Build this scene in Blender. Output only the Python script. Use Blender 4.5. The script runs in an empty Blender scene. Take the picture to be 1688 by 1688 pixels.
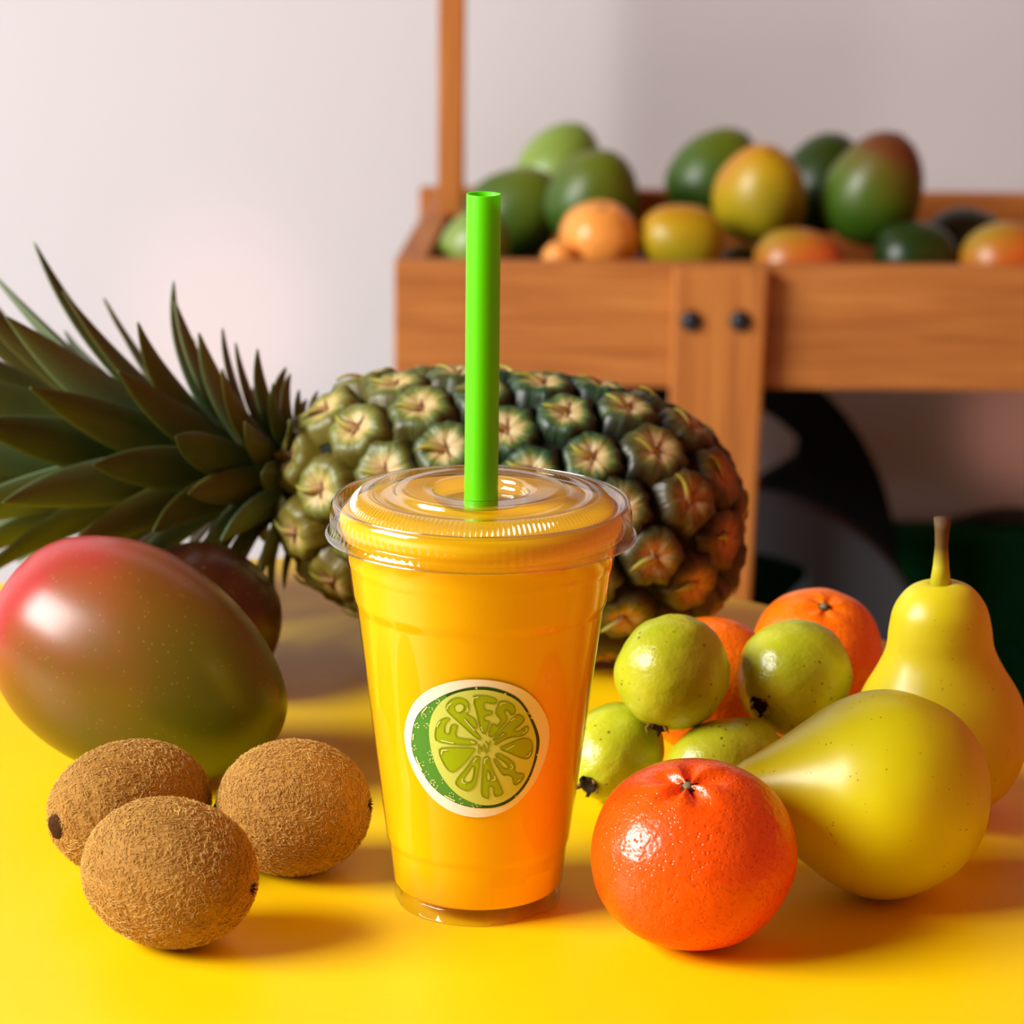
import bpy, bmesh, math, random
from mathutils import Vector, Matrix, Euler, Quaternion, noise

scene = bpy.context.scene
col = scene.collection
R = math.radians
PI = math.pi

# ---------------------------------------------------------------- camera
TILT, ROLL, FPX = R(14.5), R(0.65), 5000.0
CAM = Vector((.0103, -.9764, .3891))
FW = Vector((0, math.cos(TILT), -math.sin(TILT)))
_u = Vector((0, math.sin(TILT), math.cos(TILT)))
_r = Vector((1, 0, 0))
RT = _r * math.cos(ROLL) + _u * math.sin(ROLL)
UP = _u * math.cos(ROLL) - _r * math.sin(ROLL)
cd = bpy.data.cameras.new('camera')
cam = bpy.data.objects.new('camera', cd)
col.objects.link(cam)
cam.matrix_world = Matrix(((RT.x, UP.x, -FW.x, CAM.x), (RT.y, UP.y, -FW.y, CAM.y),
                           (RT.z, UP.z, -FW.z, CAM.z), (0, 0, 0, 1)))
cd.sensor_width = 36.0
cd.lens = FPX / 1688 * 36.0
cd.clip_start, cd.clip_end = .05, 60
cd.dof.use_dof = True
cd.dof.focus_distance = 1.015
cd.dof.aperture_fstop = 15.0
scene.camera = cam

# ---------------------------------------------------------------- world, lights, exposure
w = bpy.data.worlds.new('world')
scene.world = w
w.use_nodes = True
w.node_tree.nodes['Background'].inputs[0].default_value = (.92, .95, 1.0, 1)
w.node_tree.nodes['Background'].inputs[1].default_value = .018


def area(name, loc, target, sx, sy, energy, color):
    l = bpy.data.lights.new(name, 'AREA')
    l.shape = 'RECTANGLE'
    l.size, l.size_y, l.energy, l.color = sx, sy, energy, color
    o = bpy.data.objects.new(name, l)
    col.objects.link(o)
    o.location = loc
    o.rotation_euler = (Vector(target) - Vector(loc)).to_track_quat('-Z', 'Y').to_euler()
    return o


# daylight through the windows in the wall on the left of the room
area('window_daylight', (-2.75, -.72, 1.68), (0, .1, .0), 1.9, 1.5, 244, (1, .985, .955))


def spot(name, loc, target, energy, color, angle, radius):
    l = bpy.data.lights.new(name, 'SPOT')
    l.energy, l.color, l.spot_size, l.spot_blend, l.shadow_soft_size = energy, color, R(angle), 1.0, radius
    o = bpy.data.objects.new(name, l)
    col.objects.link(o)
    o.location = loc
    o.rotation_euler = (Vector(target) - Vector(loc)).to_track_quat('-Z', 'Y').to_euler()
    return o


vs = scene.view_settings
vs.view_transform = 'Standard'
vs.look = 'None'
vs.gamma = 1.0
vs.use_curve_mapping = False
vs.exposure = 0.0


# ---------------------------------------------------------------- helpers
def ray(px, py):
    return FW + RT * ((px - 844) / FPX) + UP * ((844 - py) / FPX)


def PY(px, py, Y):
    d = ray(px, py)
    return CAM + d * ((Y - CAM.y) / d.y)


def PZ(px, py, z):
    d = ray(px, py)
    return CAM + d * ((z - CAM.z) / d.z)


def srgb(r, g, b):
    f = lambda c: (c / 255 / 12.92) if c <= 10 else ((c / 255 + .055) / 1.055) ** 2.4
    return (f(r), f(g), f(b), 1)


def tag(o, label=None, cat=None, group=None, kind=None):
    if label: o['label'] = label
    if cat: o['category'] = cat
    if group: o['group'] = group
    if kind: o['kind'] = kind
    return o


def empty(name, loc=(0, 0, 0), rot=None):
    o = bpy.data.objects.new(name, None)
    o.empty_display_size = .02
    col.objects.link(o)
    o.location = loc
    if rot is not None:
        o.rotation_mode = 'QUATERNION'
        o.rotation_quaternion = rot
    return o


def mesh(name, verts, faces, smooth=True):
    m = bpy.data.meshes.new(name)
    m.from_pydata([tuple(v) for v in verts], [], faces)
    m.update()
    if smooth:
        m.polygons.foreach_set('use_smooth', [True] * len(m.polygons))
    return m


def link(name, m, mat=None, parent=None, loc=None, rot=None):
    o = bpy.data.objects.new(name, m)
    col.objects.link(o)
    if mat is not None and not m.materials:
        m.materials.append(mat)
    if parent is not None: o.parent = parent
    if loc is not None: o.location = loc
    if rot is not None:
        o.rotation_mode = 'QUATERNION'
        o.rotation_quaternion = rot
    return o


def revolve(name, prof, n=64, deform=None, smooth=True):
    """surface of revolution about Z; prof = [(r, z)], r==0 at an end closes it; deform(v, angle)"""
    V, Fc, rings = [], [], []
    for r, z in prof:
        if r < 1e-7:
            rings.append([len(V)])
            V.append(Vector((0, 0, z)))
        else:
            ids = []
            for k in range(n):
                a = 2 * PI * k / n
                ids.append(len(V))
                V.append(Vector((r * math.cos(a), r * math.sin(a), z)))
            rings.append(ids)
    for A, B in zip(rings[:-1], rings[1:]):
        for k in range(n):
            k2 = (k + 1) % n
            if len(A) == 1 and len(B) == 1: continue
            if len(A) == 1: Fc.append((A[0], B[k2], B[k]))
            elif len(B) == 1: Fc.append((A[k], A[k2], B[0]))
            else: Fc.append((A[k], A[k2], B[k2], B[k]))
    if deform:
        V = [deform(v) for v in V]
    return mesh(name, V, Fc, smooth)


def tube(name, pts, radii, n=10, cap=True, smooth=True):
    pts = [Vector(p) for p in pts]
    V, Fc = [], []
    prev = None
    for i, p in enumerate(pts):
        t = (pts[min(i + 1, len(pts) - 1)] - pts[max(i - 1, 0)]).normalized()
        if prev is None:
            u = t.orthogonal().normalized()
        else:
            u = (prev - t * prev.dot(t)).normalized()
        prev = u
        v = t.cross(u)
        r = radii[i] if isinstance(radii, (list, tuple)) else radii
        for k in range(n):
            a = 2 * PI * k / n
            V.append(p + (u * math.cos(a) + v * math.sin(a)) * r)
    for i in range(len(pts) - 1):
        for k in range(n):
            k2 = (k + 1) % n
            Fc.append((i * n + k, i * n + k2, (i + 1) * n + k2, (i + 1) * n + k))
    if cap:
        Fc.append(tuple(range(n - 1, -1, -1)))
        Fc.append(tuple(range((len(pts) - 1) * n, len(pts) * n)))
    return mesh(name, V, Fc, smooth)


def box(name, x0, x1, y0, y1, z0, z1, bev=.002):
    bm = bmesh.new()
    bmesh.ops.create_cube(bm, size=1)
    for v in bm.verts:
        v.co = Vector((x0 + (v.co.x + .5) * (x1 - x0), y0 + (v.co.y + .5) * (y1 - y0), z0 + (v.co.z + .5) * (z1 - z0)))
    if bev:
        bmesh.ops.bevel(bm, geom=bm.edges[:], offset=bev, segments=2, affect='EDGES', profile=.5)
    m = bpy.data.meshes.new(name)
    bm.to_mesh(m)
    bm.free()
    return m


def prism(name, poly_xz, y0, y1, bev=.002):
    """polygon in the XZ plane (counter-clockwise seen from -Y) extruded from y0 to y1"""
    bm = bmesh.new()
    a = [bm.verts.new((x, y0, z)) for x, z in poly_xz]
    b = [bm.verts.new((x, y1, z)) for x, z in poly_xz]
    n = len(a)
    bm.faces.new(a)
    bm.faces.new(b[::-1])
    for k in range(n):
        bm.faces.new((a[(k + 1) % n], a[k], b[k], b[(k + 1) % n]))
    if bev:
        bmesh.ops.bevel(bm, geom=bm.edges[:], offset=bev, segments=2, affect='EDGES', profile=.5)
    bmesh.ops.recalc_face_normals(bm, faces=bm.faces[:])
    m = bpy.data.meshes.new(name)
    bm.to_mesh(m)
    bm.free()
    return m


# ---------------------------------------------------------------- materials
class MatB:
    def __init__(s, name):
        s.m = bpy.data.materials.new(name)
        s.m.use_nodes = True
        s.nt = s.m.node_tree
        s.bsdf = s.nt.nodes['Principled BSDF']
        s.out = s.nt.nodes['Material Output']
        s._tc = None

    def node(s, t, **kw):
        n = s.nt.nodes.new(t)
        for k, v in kw.items(): setattr(n, k, v)
        return n

    def lk(s, a, b): s.nt.links.new(a, b)

    def obj(s):
        if s._tc is None: s._tc = s.node('ShaderNodeTexCoord')
        return s._tc.outputs['Object']

    def mapping(s, scale=(1, 1, 1), loc=(0, 0, 0), rot=(0, 0, 0), src=None):
        m = s.node('ShaderNodeMapping')
        m.inputs['Scale'].default_value = scale
        m.inputs['Location'].default_value = loc
        m.inputs['Rotation'].default_value = rot
        s.lk(src or s.obj(), m.inputs['Vector'])
        return m.outputs[0]

    def noise(s, scale, detail=3, rough=.5, src=None, dist=0):
        n = s.node('ShaderNodeTexNoise')
        n.inputs['Scale'].default_value = scale
        n.inputs['Detail'].default_value = detail
        n.inputs['Roughness'].default_value = rough
        n.inputs['Distortion'].default_value = dist
        s.lk(src or s.obj(), n.inputs['Vector'])
        return n.outputs['Fac']

    def voronoi(s, scale, src=None, feature='F1', rnd=1.0):
        n = s.node('ShaderNodeTexVoronoi', feature=feature)
        n.inputs['Scale'].default_value = scale
        n.inputs['Randomness'].default_value = rnd
        s.lk(src or s.obj(), n.inputs['Vector'])
        return n.outputs['Distance']

    def ramp(s, fac, stops, interp='LINEAR'):
        n = s.node('ShaderNodeValToRGB')
        n.color_ramp.interpolation = interp
        e = n.color_ramp.elements
        while len(e) < len(stops): e.new(.5)
        for el, (p, c) in zip(e, stops):
            el.position = p
            el.color = c if len(c) == 4 else (*c, 1)
        s.lk(fac, n.inputs[0])
        return n.outputs[0]

    def mix(s, fac, a, b, mode='MIX'):
        n = s.node('ShaderNodeMix', data_type='RGBA', blend_type=mode)
        for sock, v in ((n.inputs[0], fac), (n.inputs[6], a), (n.inputs[7], b)):
            if hasattr(v, 'is_linked') or isinstance(v, bpy.types.NodeSocket): s.lk(v, sock)
            else: sock.default_value = v
        return n.outputs[2]

    def math(s, op, a, b=None, c=None, clamp=False):
        n = s.node('ShaderNodeMath', operation=op, use_clamp=clamp)
        for i, v in enumerate((a, b, c)):
            if v is None: continue
            if isinstance(v, bpy.types.NodeSocket): s.lk(v, n.inputs[i])
            else: n.inputs[i].default_value = v
        return n.outputs[0]

    def dot(s, vec, d):
        n = s.node('ShaderNodeVectorMath', operation='DOT_PRODUCT')
        s.lk(vec, n.inputs[0])
        n.inputs[1].default_value = d
        return n.outputs['Value']

    def bump(s, h, strength=.3, dist=.001, invert=False, normal=None):
        n = s.node('ShaderNodeBump', invert=invert)
        n.inputs['Strength'].default_value = strength
        n.inputs['Distance'].default_value = dist
        s.lk(h, n.inputs['Height'])
        if normal: s.lk(normal, n.inputs['Normal'])
        return n.outputs[0]

    def set(s, color=None, rough=None, normal=None, spec=None, coat=None, metal=None, sss=None):
        b = s.bsdf.inputs
        for key, v in (('Base Color', color), ('Roughness', rough), ('Normal', normal), ('Specular IOR Level', spec),
                       ('Coat Weight', coat), ('Metallic', metal)):
            if v is None: continue
            if isinstance(v, bpy.types.NodeSocket): s.lk(v, b[key])
            else: b[key].default_value = v
        if sss:
            b['Subsurface Weight'].default_value = sss[0]
            b['Subsurface Radius'].default_value = sss[1]
            b['Subsurface Scale'].default_value = sss[2]
        return s.m


def flat(name, c, rough=.5, spec=.5, **kw):
    return MatB(name).set(c, rough, spec=spec, **kw)


M = {}
# table
b = MatB('yellow_tabletop')
M['table'] = b.set(b.mix(b.noise(60, 4), srgb(255, 208, 0), srgb(255, 214, 2)), .42, spec=.4,
                   normal=b.bump(b.noise(900, 2), .06, .0004))
# walls, floor
b = MatB('painted_wall')
M['wall'] = b.set(b.mix(b.noise(1.2, 3), srgb(204, 200, 202), srgb(214, 210, 212)), .85, spec=.2,
                  normal=b.bump(b.noise(60, 4), .08, .002))
M['wall_warm'] = flat('terracotta_wall', srgb(150, 76, 44), .85, .2)
M['floor'] = flat('pale_floor', srgb(232, 232, 236), .5, .3)
b = MatB('green_turf')
n1 = b.noise(420, 3, .7)
M['turf'] = b.set(b.ramp(n1, [(.25, srgb(6, 40, 16)), (.55, srgb(16, 92, 40)), (.8, srgb(44, 130, 66))]), .9, spec=.1,
                  normal=b.bump(n1, .8, .01))
# wood
def wood(name, axis, tone=.95):
    b = MatB(name)
    sc = [46, 46, 46]
    sc[axis] = 3.2
    v = b.mapping(tuple(sc))
    n = b.noise(1.0, 4, .6, v, 1.2)
    sc2 = [260, 260, 260]
    sc2[axis] = 9
    n2 = b.noise(1.0, 2, .5, b.mapping(tuple(sc2)))
    c = b.ramp(n, [(.25, srgb(150 * tone, 82 * tone, 28 * tone)), (.5, srgb(184 * tone, 108 * tone, 40 * tone)),
                   (.75, srgb(206 * tone, 132 * tone, 58 * tone))])
    c = b.mix(.25, c, b.ramp(n2, [(.3, srgb(130, 70, 30)), (.7, srgb(220, 150, 84))]))
    return b.set(c, .55, spec=.3, normal=b.bump(n, .12, .001))


M['wood_x'] = wood('pine_wood_along_x', 0)
M['wood_y'] = wood('pine_wood_along_y', 1)
M['wood_z'] = wood('pine_wood_along_z', 2, .99)
M['bolt'] = flat('black_bolt', srgb(22, 24, 30), .4)
M['wheel_black'] = flat('black_painted_wheel', srgb(8, 8, 8), .7, .15)
M['wheel_charcoal'] = flat('charcoal_painted_wheel', srgb(62, 63, 67), .75, .2)
M['cable'] = flat('dark_cable', srgb(50, 46, 46), .5)


# citrus
def citrus(name, c1, c2, pores=True):
    b = MatB(name)
    n = b.noise(45, 3)
    c = b.mix(n, c1, c2)
    vo = b.voronoi(560)
    pit = b.ramp(vo, [(.0, (0, 0, 0)), (.30, (1, 1, 1))])
    n2 = b.noise(320, 2)
    h = b.math('ADD', b.math('MULTIPLY', pit, .5), b.math('MULTIPLY', n2, .9))
    vo2 = b.voronoi(420)
    c = b.mix(b.ramp(vo2, [(.16, (1, 1, 1)), (.30, (0, 0, 0))]), c, b.mix(.30, c, srgb(120, 20, 0)))
    return b.set(c, .26, spec=.55, normal=b.bump(h, .6, .0009))


M['mandarin'] = citrus('mandarin_peel', srgb(240, 74, 4), srgb(250, 92, 8))
M['orange'] = citrus('orange_peel', srgb(250, 104, 4), srgb(255, 124, 10))
M['pale_orange'] = citrus('pale_orange_peel', srgb(238, 150, 60), srgb(246, 166, 76))
M['citrus_stem'] = flat('dry_citrus_stem', srgb(120, 110, 70), .8)
M['dark_stem'] = flat('dark_calyx_hollow', srgb(40, 34, 22), .9)


# guava, pear
def speckled(name, c1, c2, spots, sc, rough, bscale, bstr, spotpos=.12, sp2=.55):
    b = MatB(name)
    c = b.mix(b.ramp(b.noise(32, 3), [(.35, (0, 0, 0)), (.65, (1, 1, 1))]), c1, c2)
    vo = b.voronoi(sc)
    mk = b.ramp(b.noise(sc * .35, 2), [(sp2, (0, 0, 0)), (sp2 + .05, (1, 1, 1))])
    sp = b.math('MULTIPLY', b.ramp(vo, [(spotpos, (1, 1, 1)), (spotpos + .1, (0, 0, 0))]), mk)
    c = b.mix(sp, c, spots)
    h = b.noise(bscale, 4, .6)
    return b.set(c, rough, spec=.5, normal=b.bump(h, bstr, .0012))


M['guava'] = speckled('guava_skin', srgb(168, 174, 26), srgb(196, 196, 40), srgb(100, 80, 20), 300, .27, 170, .55, .12, .53)
M['pear'] = speckled('pear_skin', srgb(218, 206, 4), srgb(226, 214, 16), srgb(164, 150, 20), 420, .34, 120, .06, .10, .56)
M['pear_yellow'] = speckled('yellow_pear_skin', srgb(224, 206, 20), srgb(232, 214, 40), srgb(196, 170, 24), 420, .34, 120, .06, .10, .56)
b = MatB('pear_stem')
M['pear_stem'] = b.set(b.ramp(b.math('ADD', b.dot(b.obj(), (0, 0, 36)), -3.05), [(.35, srgb(196, 186, 20)), (.62, srgb(110, 78, 24)), (1, srgb(90, 60, 24))]), .7)
M['calyx'] = flat('dry_brown_calyx', srgb(46, 34, 16), .9, .2)
M['calyx_pale'] = flat('pale_dry_sepal', srgb(150, 112, 60), .8, .2)


# mango skins
def mango(name, d, stops, off=.5, namp=.35, nscale=24, rough=.3):
    b = MatB(name)
    t = b.math('ADD', b.dot(b.obj(), d), off)
    t = b.math('ADD', t, b.math('MULTIPLY', b.math('SUBTRACT', b.noise(nscale, 3, .55), .5), namp))
    c = b.ramp(t, stops)
    vo = b.voronoi(330)
    c = b.mix(b.ramp(vo, [(.08, (1, 1, 1)), (.16, (0, 0, 0))]), c, b.mix(.14, c, srgb(230, 200, 110)))
    return b.set(c, rough, spec=.5, normal=b.bump(b.noise(90, 2), .05, .001))


M['mango_blush'] = mango('blushed_mango_skin', (5.0, 0.0, -7.5),
                         [(.05, srgb(86, 92, 6)), (.28, srgb(92, 82, 10)), (.52, srgb(118, 78, 20)), (.72, srgb(146, 74, 34)), (.88, srgb(172, 52, 46)), (1, srgb(180, 50, 52))], .42, .42)
M['mango_shaded'] = mango('shade_darkened_red_mango_skin', (0, 0, 10), [(.2, srgb(60, 24, 4)), (.6, srgb(34, 9, 3)), (.9, srgb(22, 6, 4))])  # red-brown skin darkened to carry the shade under the crown
M['mango_green'] = mango('green_mango_skin', (0, 0, 9), [(.1, srgb(40, 70, 12)), (.5, srgb(62, 92, 14)), (.85, srgb(94, 106, 18))], rough=.42)
M['mango_deep'] = mango('deep_green_mango_skin', (0, 0, 9), [(.1, srgb(16, 38, 8)), (.5, srgb(28, 54, 10)), (.9, srgb(44, 64, 12))], rough=.36)
M['mango_pale'] = mango('pale_green_mango_skin', (0, 0, 9), [(.1, srgb(110, 140, 60)), (.5, srgb(132, 158, 70)), (.9, srgb(112, 136, 44))], rough=.36)
M['mango_yellow'] = mango('yellow_mango_skin', (9, 0, 3), [(.1, srgb(134, 134, 20)), (.5, srgb(180, 150, 16)), (.85, srgb(188, 118, 14))], rough=.40)
M['mango_tip'] = mango('green_mango_with_red_top', (0, 0, 14), [(.1, srgb(50, 84, 10)), (.5, srgb(74, 98, 10)), (.85, srgb(94, 86, 16)), (1, srgb(104, 56, 26))], rough=.40)
M['mango_red'] = mango('orange_red_mango_skin', (14, 0, 6), [(.1, srgb(130, 140, 24)), (.4, srgb(180, 110, 30)), (.7, srgb(206, 92, 34)), (1, srgb(200, 96, 50))], .78, rough=.36)

# kiwi
b = MatB('kiwi_skin')
M['kiwi'] = b.set(b.mix(b.noise(140, 4, .6), srgb(146, 98, 36), srgb(182, 132, 56)), .75, spec=.25, normal=b.bump(b.noise(500, 3), .4, .0008))
b = MatB('kiwi_fuzz')
M['fuzz'] = b.set(b.mix(b.noise(300, 2), srgb(192, 140, 60), srgb(236, 192, 112)), .6, spec=.25)
M['kiwi_end'] = flat('kiwi_dry_end', srgb(70, 42, 20), .9, .1)

# straw, smoothie, clear plastic, sticker
b = MatB('green_straw')
M['straw'] = b.set(srgb(96, 220, 0), .38, spec=.35, sss=(.25, (.2, 1, .05), .004))
b = MatB('mango_smoothie')
M['smoothie'] = b.set(b.mix(b.noise(70, 3), srgb(255, 190, 0), srgb(255, 198, 2)), .4, spec=.3, sss=(.15, (1, .5, .03), .005))


def clear(name, tint, rough, base, edge, power=3.2):
    m = bpy.data.materials.new(name)
    m.use_nodes = True
    nt = m.node_tree
    nt.nodes.remove(nt.nodes['Principled BSDF'])
    tr = nt.nodes.new('ShaderNodeBsdfTransparent')
    tr.inputs[0].default_value = tint
    gl = nt.nodes.new('ShaderNodeBsdfGlossy')
    gl.inputs['Roughness'].default_value = rough
    lw = nt.nodes.new('ShaderNodeLayerWeight')
    lw.inputs['Blend'].default_value = .5
    pw = nt.nodes.new('ShaderNodeMath'); pw.operation = 'POWER'
    pw.inputs[1].default_value = power
    ma = nt.nodes.new('ShaderNodeMath'); ma.operation = 'MULTIPLY_ADD'
    ma.inputs[1].default_value = edge
    ma.inputs[2].default_value = base
    mx = nt.nodes.new('ShaderNodeMixShader')
    nt.links.new(lw.outputs['Facing'], pw.inputs[0])
    nt.links.new(pw.outputs[0], ma.inputs[0])
    nt.links.new(ma.outputs[0], mx.inputs[0])
    nt.links.new(tr.outputs[0], mx.inputs[1])
    nt.links.new(gl.outputs[0], mx.inputs[2])
    nt.links.new(mx.outputs[0], nt.nodes['Material Output'].inputs[0])
    return m


M['pet'] = clear('clear_plastic_cup', (.985, .98, .965, 1), .06, .05, .7)
M['lid'] = clear('clear_plastic_lid', (.985, .98, .975, 1), .10, .09, .8, 2.3)
M['lid_edge'] = clear('clear_plastic_edge', (.95, .95, .95, 1), .16, .22, .7, 1.5)
M['st_white'] = flat('sticker_white', srgb(244, 236, 222), .5, .3)
M['st_dark'] = flat('sticker_dark_green', srgb(34, 74, 18), .5, .3)
M['st_green'] = flat('sticker_green', srgb(82, 142, 48), .5, .3)
M['st_flesh'] = flat('sticker_pale_lime', srgb(206, 218, 104), .5, .3)
M['st_lime'] = flat('sticker_lime', srgb(160, 182, 10), .5, .3)
M['st_olive'] = flat('sticker_olive_line', srgb(140, 154, 30), .5, .3)
M['st_glint'] = flat('sticker_pale_print', srgb(222, 232, 150), .5, .3)

# pineapple
b = MatB('pineapple_eye')
o3 = b.obj()
sep = b.node('ShaderNodeSeparateXYZ'); b.lk(o3, sep.inputs[0])
rr = b.math('POWER', b.math('ADD', b.math('MULTIPLY', sep.outputs[0], sep.outputs[0]), b.math('MULTIPLY', sep.outputs[1], sep.outputs[1])), .5)
ang = b.math('ARCTAN2', sep.outputs[1], sep.outputs[0])
oi = b.node('ShaderNodeObjectInfo')
cmb = b.node('ShaderNodeCombineXYZ')
b.lk(b.math('MULTIPLY', ang, 3.2), cmb.inputs[0])
b.lk(b.math('MULTIPLY', rr, 90), cmb.inputs[1])
b.lk(b.math('MULTIPLY', oi.outputs['Random'], 40), cmb.inputs[2])
streak = b.noise(1.6, 3, .6, cmb.outputs[0])
t = b.math('ADD', b.math('MULTIPLY', rr, 66), b.math('MULTIPLY', b.math('SUBTRACT', streak, .5), .55))
fresh = b.ramp(t, [(.04, srgb(90, 56, 30)), (.13, srgb(208, 176, 130)), (.40, srgb(176, 156, 100)), (.55, srgb(92, 108, 48)), (.72, srgb(42, 70, 40)), (.92, srgb(16, 28, 12))])
brown_tone = b.ramp(t, [(.05, srgb(120, 70, 50)), (.2, srgb(176, 116, 78)), (.5, srgb(128, 78, 30)), (.75, srgb(84, 58, 18)), (1, srgb(40, 30, 12))])
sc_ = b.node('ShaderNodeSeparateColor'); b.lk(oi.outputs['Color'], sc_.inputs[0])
c = b.mix(sc_.outputs[0], fresh, brown_tone)
c = b.mix(sc_.outputs[1], c, b.mix(.3, c, srgb(200, 170, 40)))
M['eye'] = b.set(c, .42, spec=.45, normal=b.bump(streak, .5, .0012))
b = MatB('pineapple_bract')
M['bract'] = b.set(b.ramp(b.dot(b.obj(), (75, 0, 60)), [(.0, srgb(134, 84, 54)), (.5, srgb(180, 140, 84)), (.95, srgb(150, 140, 40))]), .6)
M['pine_core'] = flat('pineapple_rind_between_eyes', srgb(20, 22, 8), .8, .2)  # darkened to deepen the shade in the gaps between eyes
b = MatB('pineapple_leaf')
oi = b.node('ShaderNodeObjectInfo')
n = b.noise(55, 3)
c = b.mix(n, srgb(40, 66, 26), srgb(84, 94, 38))
c = b.mix(oi.outputs['Random'], c, b.mix(.6, c, srgb(104, 84, 24)))
c = b.mix(b.ramp(b.math('FRACT', b.math('MULTIPLY', oi.outputs['Random'], 7.3)), [(.55, (0, 0, 0)), (1, (1, 1, 1))]), c, b.mix(.55, c, srgb(116, 146, 108)))
M['leaf'] = b.set(c, .5, spec=.4, normal=b.bump(b.noise(1.0, 2, .5, b.mapping((30, 900, 30))), .2, .0008))

# ---------------------------------------------------------------- setting
far_c = PY(1096, 940, 1.86)
WR = .222
FLOOR = far_c.z - WR
wall_y = 2.03
link('floor', box('floor', -4.2, 1.9, -2.2, wall_y + .1, FLOOR - .1, FLOOR, 0), M['floor'])['kind'] = 'structure'
link('wall_back', box('wall_back', -4.2, 1.9, wall_y, wall_y + .12, FLOOR - .1, 2.2, 0), M['wall'])['kind'] = 'structure'
link('wall_right', box('wall_right', .92, 1.1, -2.2, wall_y, FLOOR - .1, 2.2, 0), M['wall_warm'])['kind'] = 'structure'
tm = box('turf_mat', .02, .9, .7, 1.95, FLOOR, FLOOR + .012, .003)
tag(link('turf_mat', tm, M['turf']), 'dark green artificial turf mat on the floor under the wooden cart', 'mat')
pz = PY(1550, 882, 1.965).z
tm = box('turf_plinth', .10, .9, 1.965, 2.025, FLOOR, pz, .006)
tag(link('turf_plinth', tm, M['turf']), 'low dark green turf-covered plinth along the wall behind the cart wheels', 'plinth')

# yellow table: round-backed slab on four legs
tb = empty('yellow_table', (-.064, -.1, FLOOR))
tag(tb, 'bright yellow smooth table with a curved back edge under the fruit', 'table')
def outline(hw, b_, yc, yf, n=56):
    pts = [(hw * math.cos(PI * k / n), yc + b_ * math.sin(PI * k / n)) for k in range(n + 1)]
    return pts + [(-hw, yf), (hw, yf)]
bm = bmesh.new()
ol = outline(.310, .345, .195, -.42)
top = [bm.verts.new((x, y, -FLOOR)) for x, y in ol]
bot = [bm.verts.new((x, y, -FLOOR - .022)) for x, y in ol]
ft = bm.faces.new(top); bm.faces.new(bot[::-1])
for k in range(len(ol)):
    k2 = (k + 1) % len(ol)
    bm.faces.new((top[k2], top[k], bot[k], bot[k2]))
bmesh.ops.recalc_face_normals(bm, faces=bm.faces[:])
bmesh.ops.bevel(bm, geom=[e for e in bm.edges if all(abs(v.co.z + FLOOR) < 1e-6 for v in e.verts)], offset=.003, segments=3, affect='EDGES')
mm = bpy.data.meshes.new('tabletop'); bm.to_mesh(mm); bm.free()
link('tabletop', mm, M['table'], tb)
for sx, sy in ((-.22, -.36), (.22, -.36), (-.2, .3), (.2, .3)):
    link('leg', tube('leg', [(sx, sy, 0), (sx, sy, -FLOOR - .022)], .016, 16), M['table'], tb)

# cable along the back wall
cp = [PY(x, y - 3, wall_y - .008) for x, y in ((1400, 876), (1470, 877), (1540, 872), (1585, 862), (1620, 853), (1660, 850), (1720, 852), (1790, 856))]
tag(link('cable', tube('cable', cp, .0055, 8), M['cable']), 'thin dark cable running along the back wall just above the turf plinth', 'cable')

# ---------------------------------------------------------------- fruit cart
YF = 1.52
fl = PY(650, 432, YF)
ztop, zbot = fl.z, PY(655, 634, YF).z
XL, XR = fl.x, .80
YB = 1.915
cart = empty('fruit_cart', (.3, 1.72, FLOOR))
tag(cart, 'honey-coloured wooden market cart holding mangoes in front of the back wall', 'cart')
def cpart(name, m, mat, parent=None):
    o = link(name, m, mat, parent or cart)
    if parent is None: o.location = -Vector(cart.location)
    return o
cpart('front_board', box('front_board', XL, XR, YF, YF + .024, zbot, ztop), M['wood_x'])
# side board runs back and slightly inward
xs = XL + .026
bm = bmesh.new()
for (xa, ya) in ((0, 0),):
    vv = []
    for z in (zbot, ztop):
        for (x, y) in ((XL, YF + .0245), (XL + .026, YF + .0245), (xs + .022, YB), (xs - .004, YB)):
            vv.append(bm.verts.new((x, y, z)))
for f in ((0, 1, 2, 3), (7, 6, 5, 4), (0, 4, 5, 1), (1, 5, 6, 2), (2, 6, 7, 3), (3, 7, 4, 0)):
    bm.faces.new([vv[i] for i in f])
bmesh.ops.recalc_face_normals(bm, faces=bm.faces[:])
bmesh.ops.bevel(bm, geom=bm.edges[:], offset=.002, segments=2, affect='EDGES')
ms = bpy.data.meshes.new('side_board'); bm.to_mesh(ms); bm.free()
cpart('side_board', ms, M['wood_y'])
cpart('side_board', box('side_board', XR - .024, XR, YF + .0245, YB, zbot, ztop), M['wood_y'])
zb = PY(1600, 322, YB).z
bx = PY(691, 345, YB).x
cpart('back_board', box('back_board', bx, XR, YB, YB + .024, zb - .13, zb), M['wood_x'])
ZBASE = ztop - .098
cpart('tray_floor', box('tray_floor', XL + .05, XR - .025, YF + .025, YB - .001, ZBASE - .01, ZBASE, 0), M['wood_x'])
p0 = PY(743, 385, 1.80)
cpart('canopy_post', box('canopy_post', p0.x - .0122, p0.x + .0122, 1.79, 1.814, ZBASE, .72), M['wood_z'])
cpart('canopy_post', box('canopy_post', .74, .764, 1.79, 1.814, ZBASE, .72), M['wood_z'])
cpart('shade_canopy', box('shade_canopy', XL - .16, XR + .08, YF - .42, 2.02, .72, .75), M['wood_x'])  # unseen roof added over the cart to shade the wall behind it
a, b_ = PY(1111, 443, YF - .02), PY(1268, 443, YF - .02)
bl, br = PY(1102, 900, YF - .02), PY(1238, 990, YF - .02)
sl = (br.x - b_.x) / (br.z - b_.z)
zt = a.z
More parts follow.
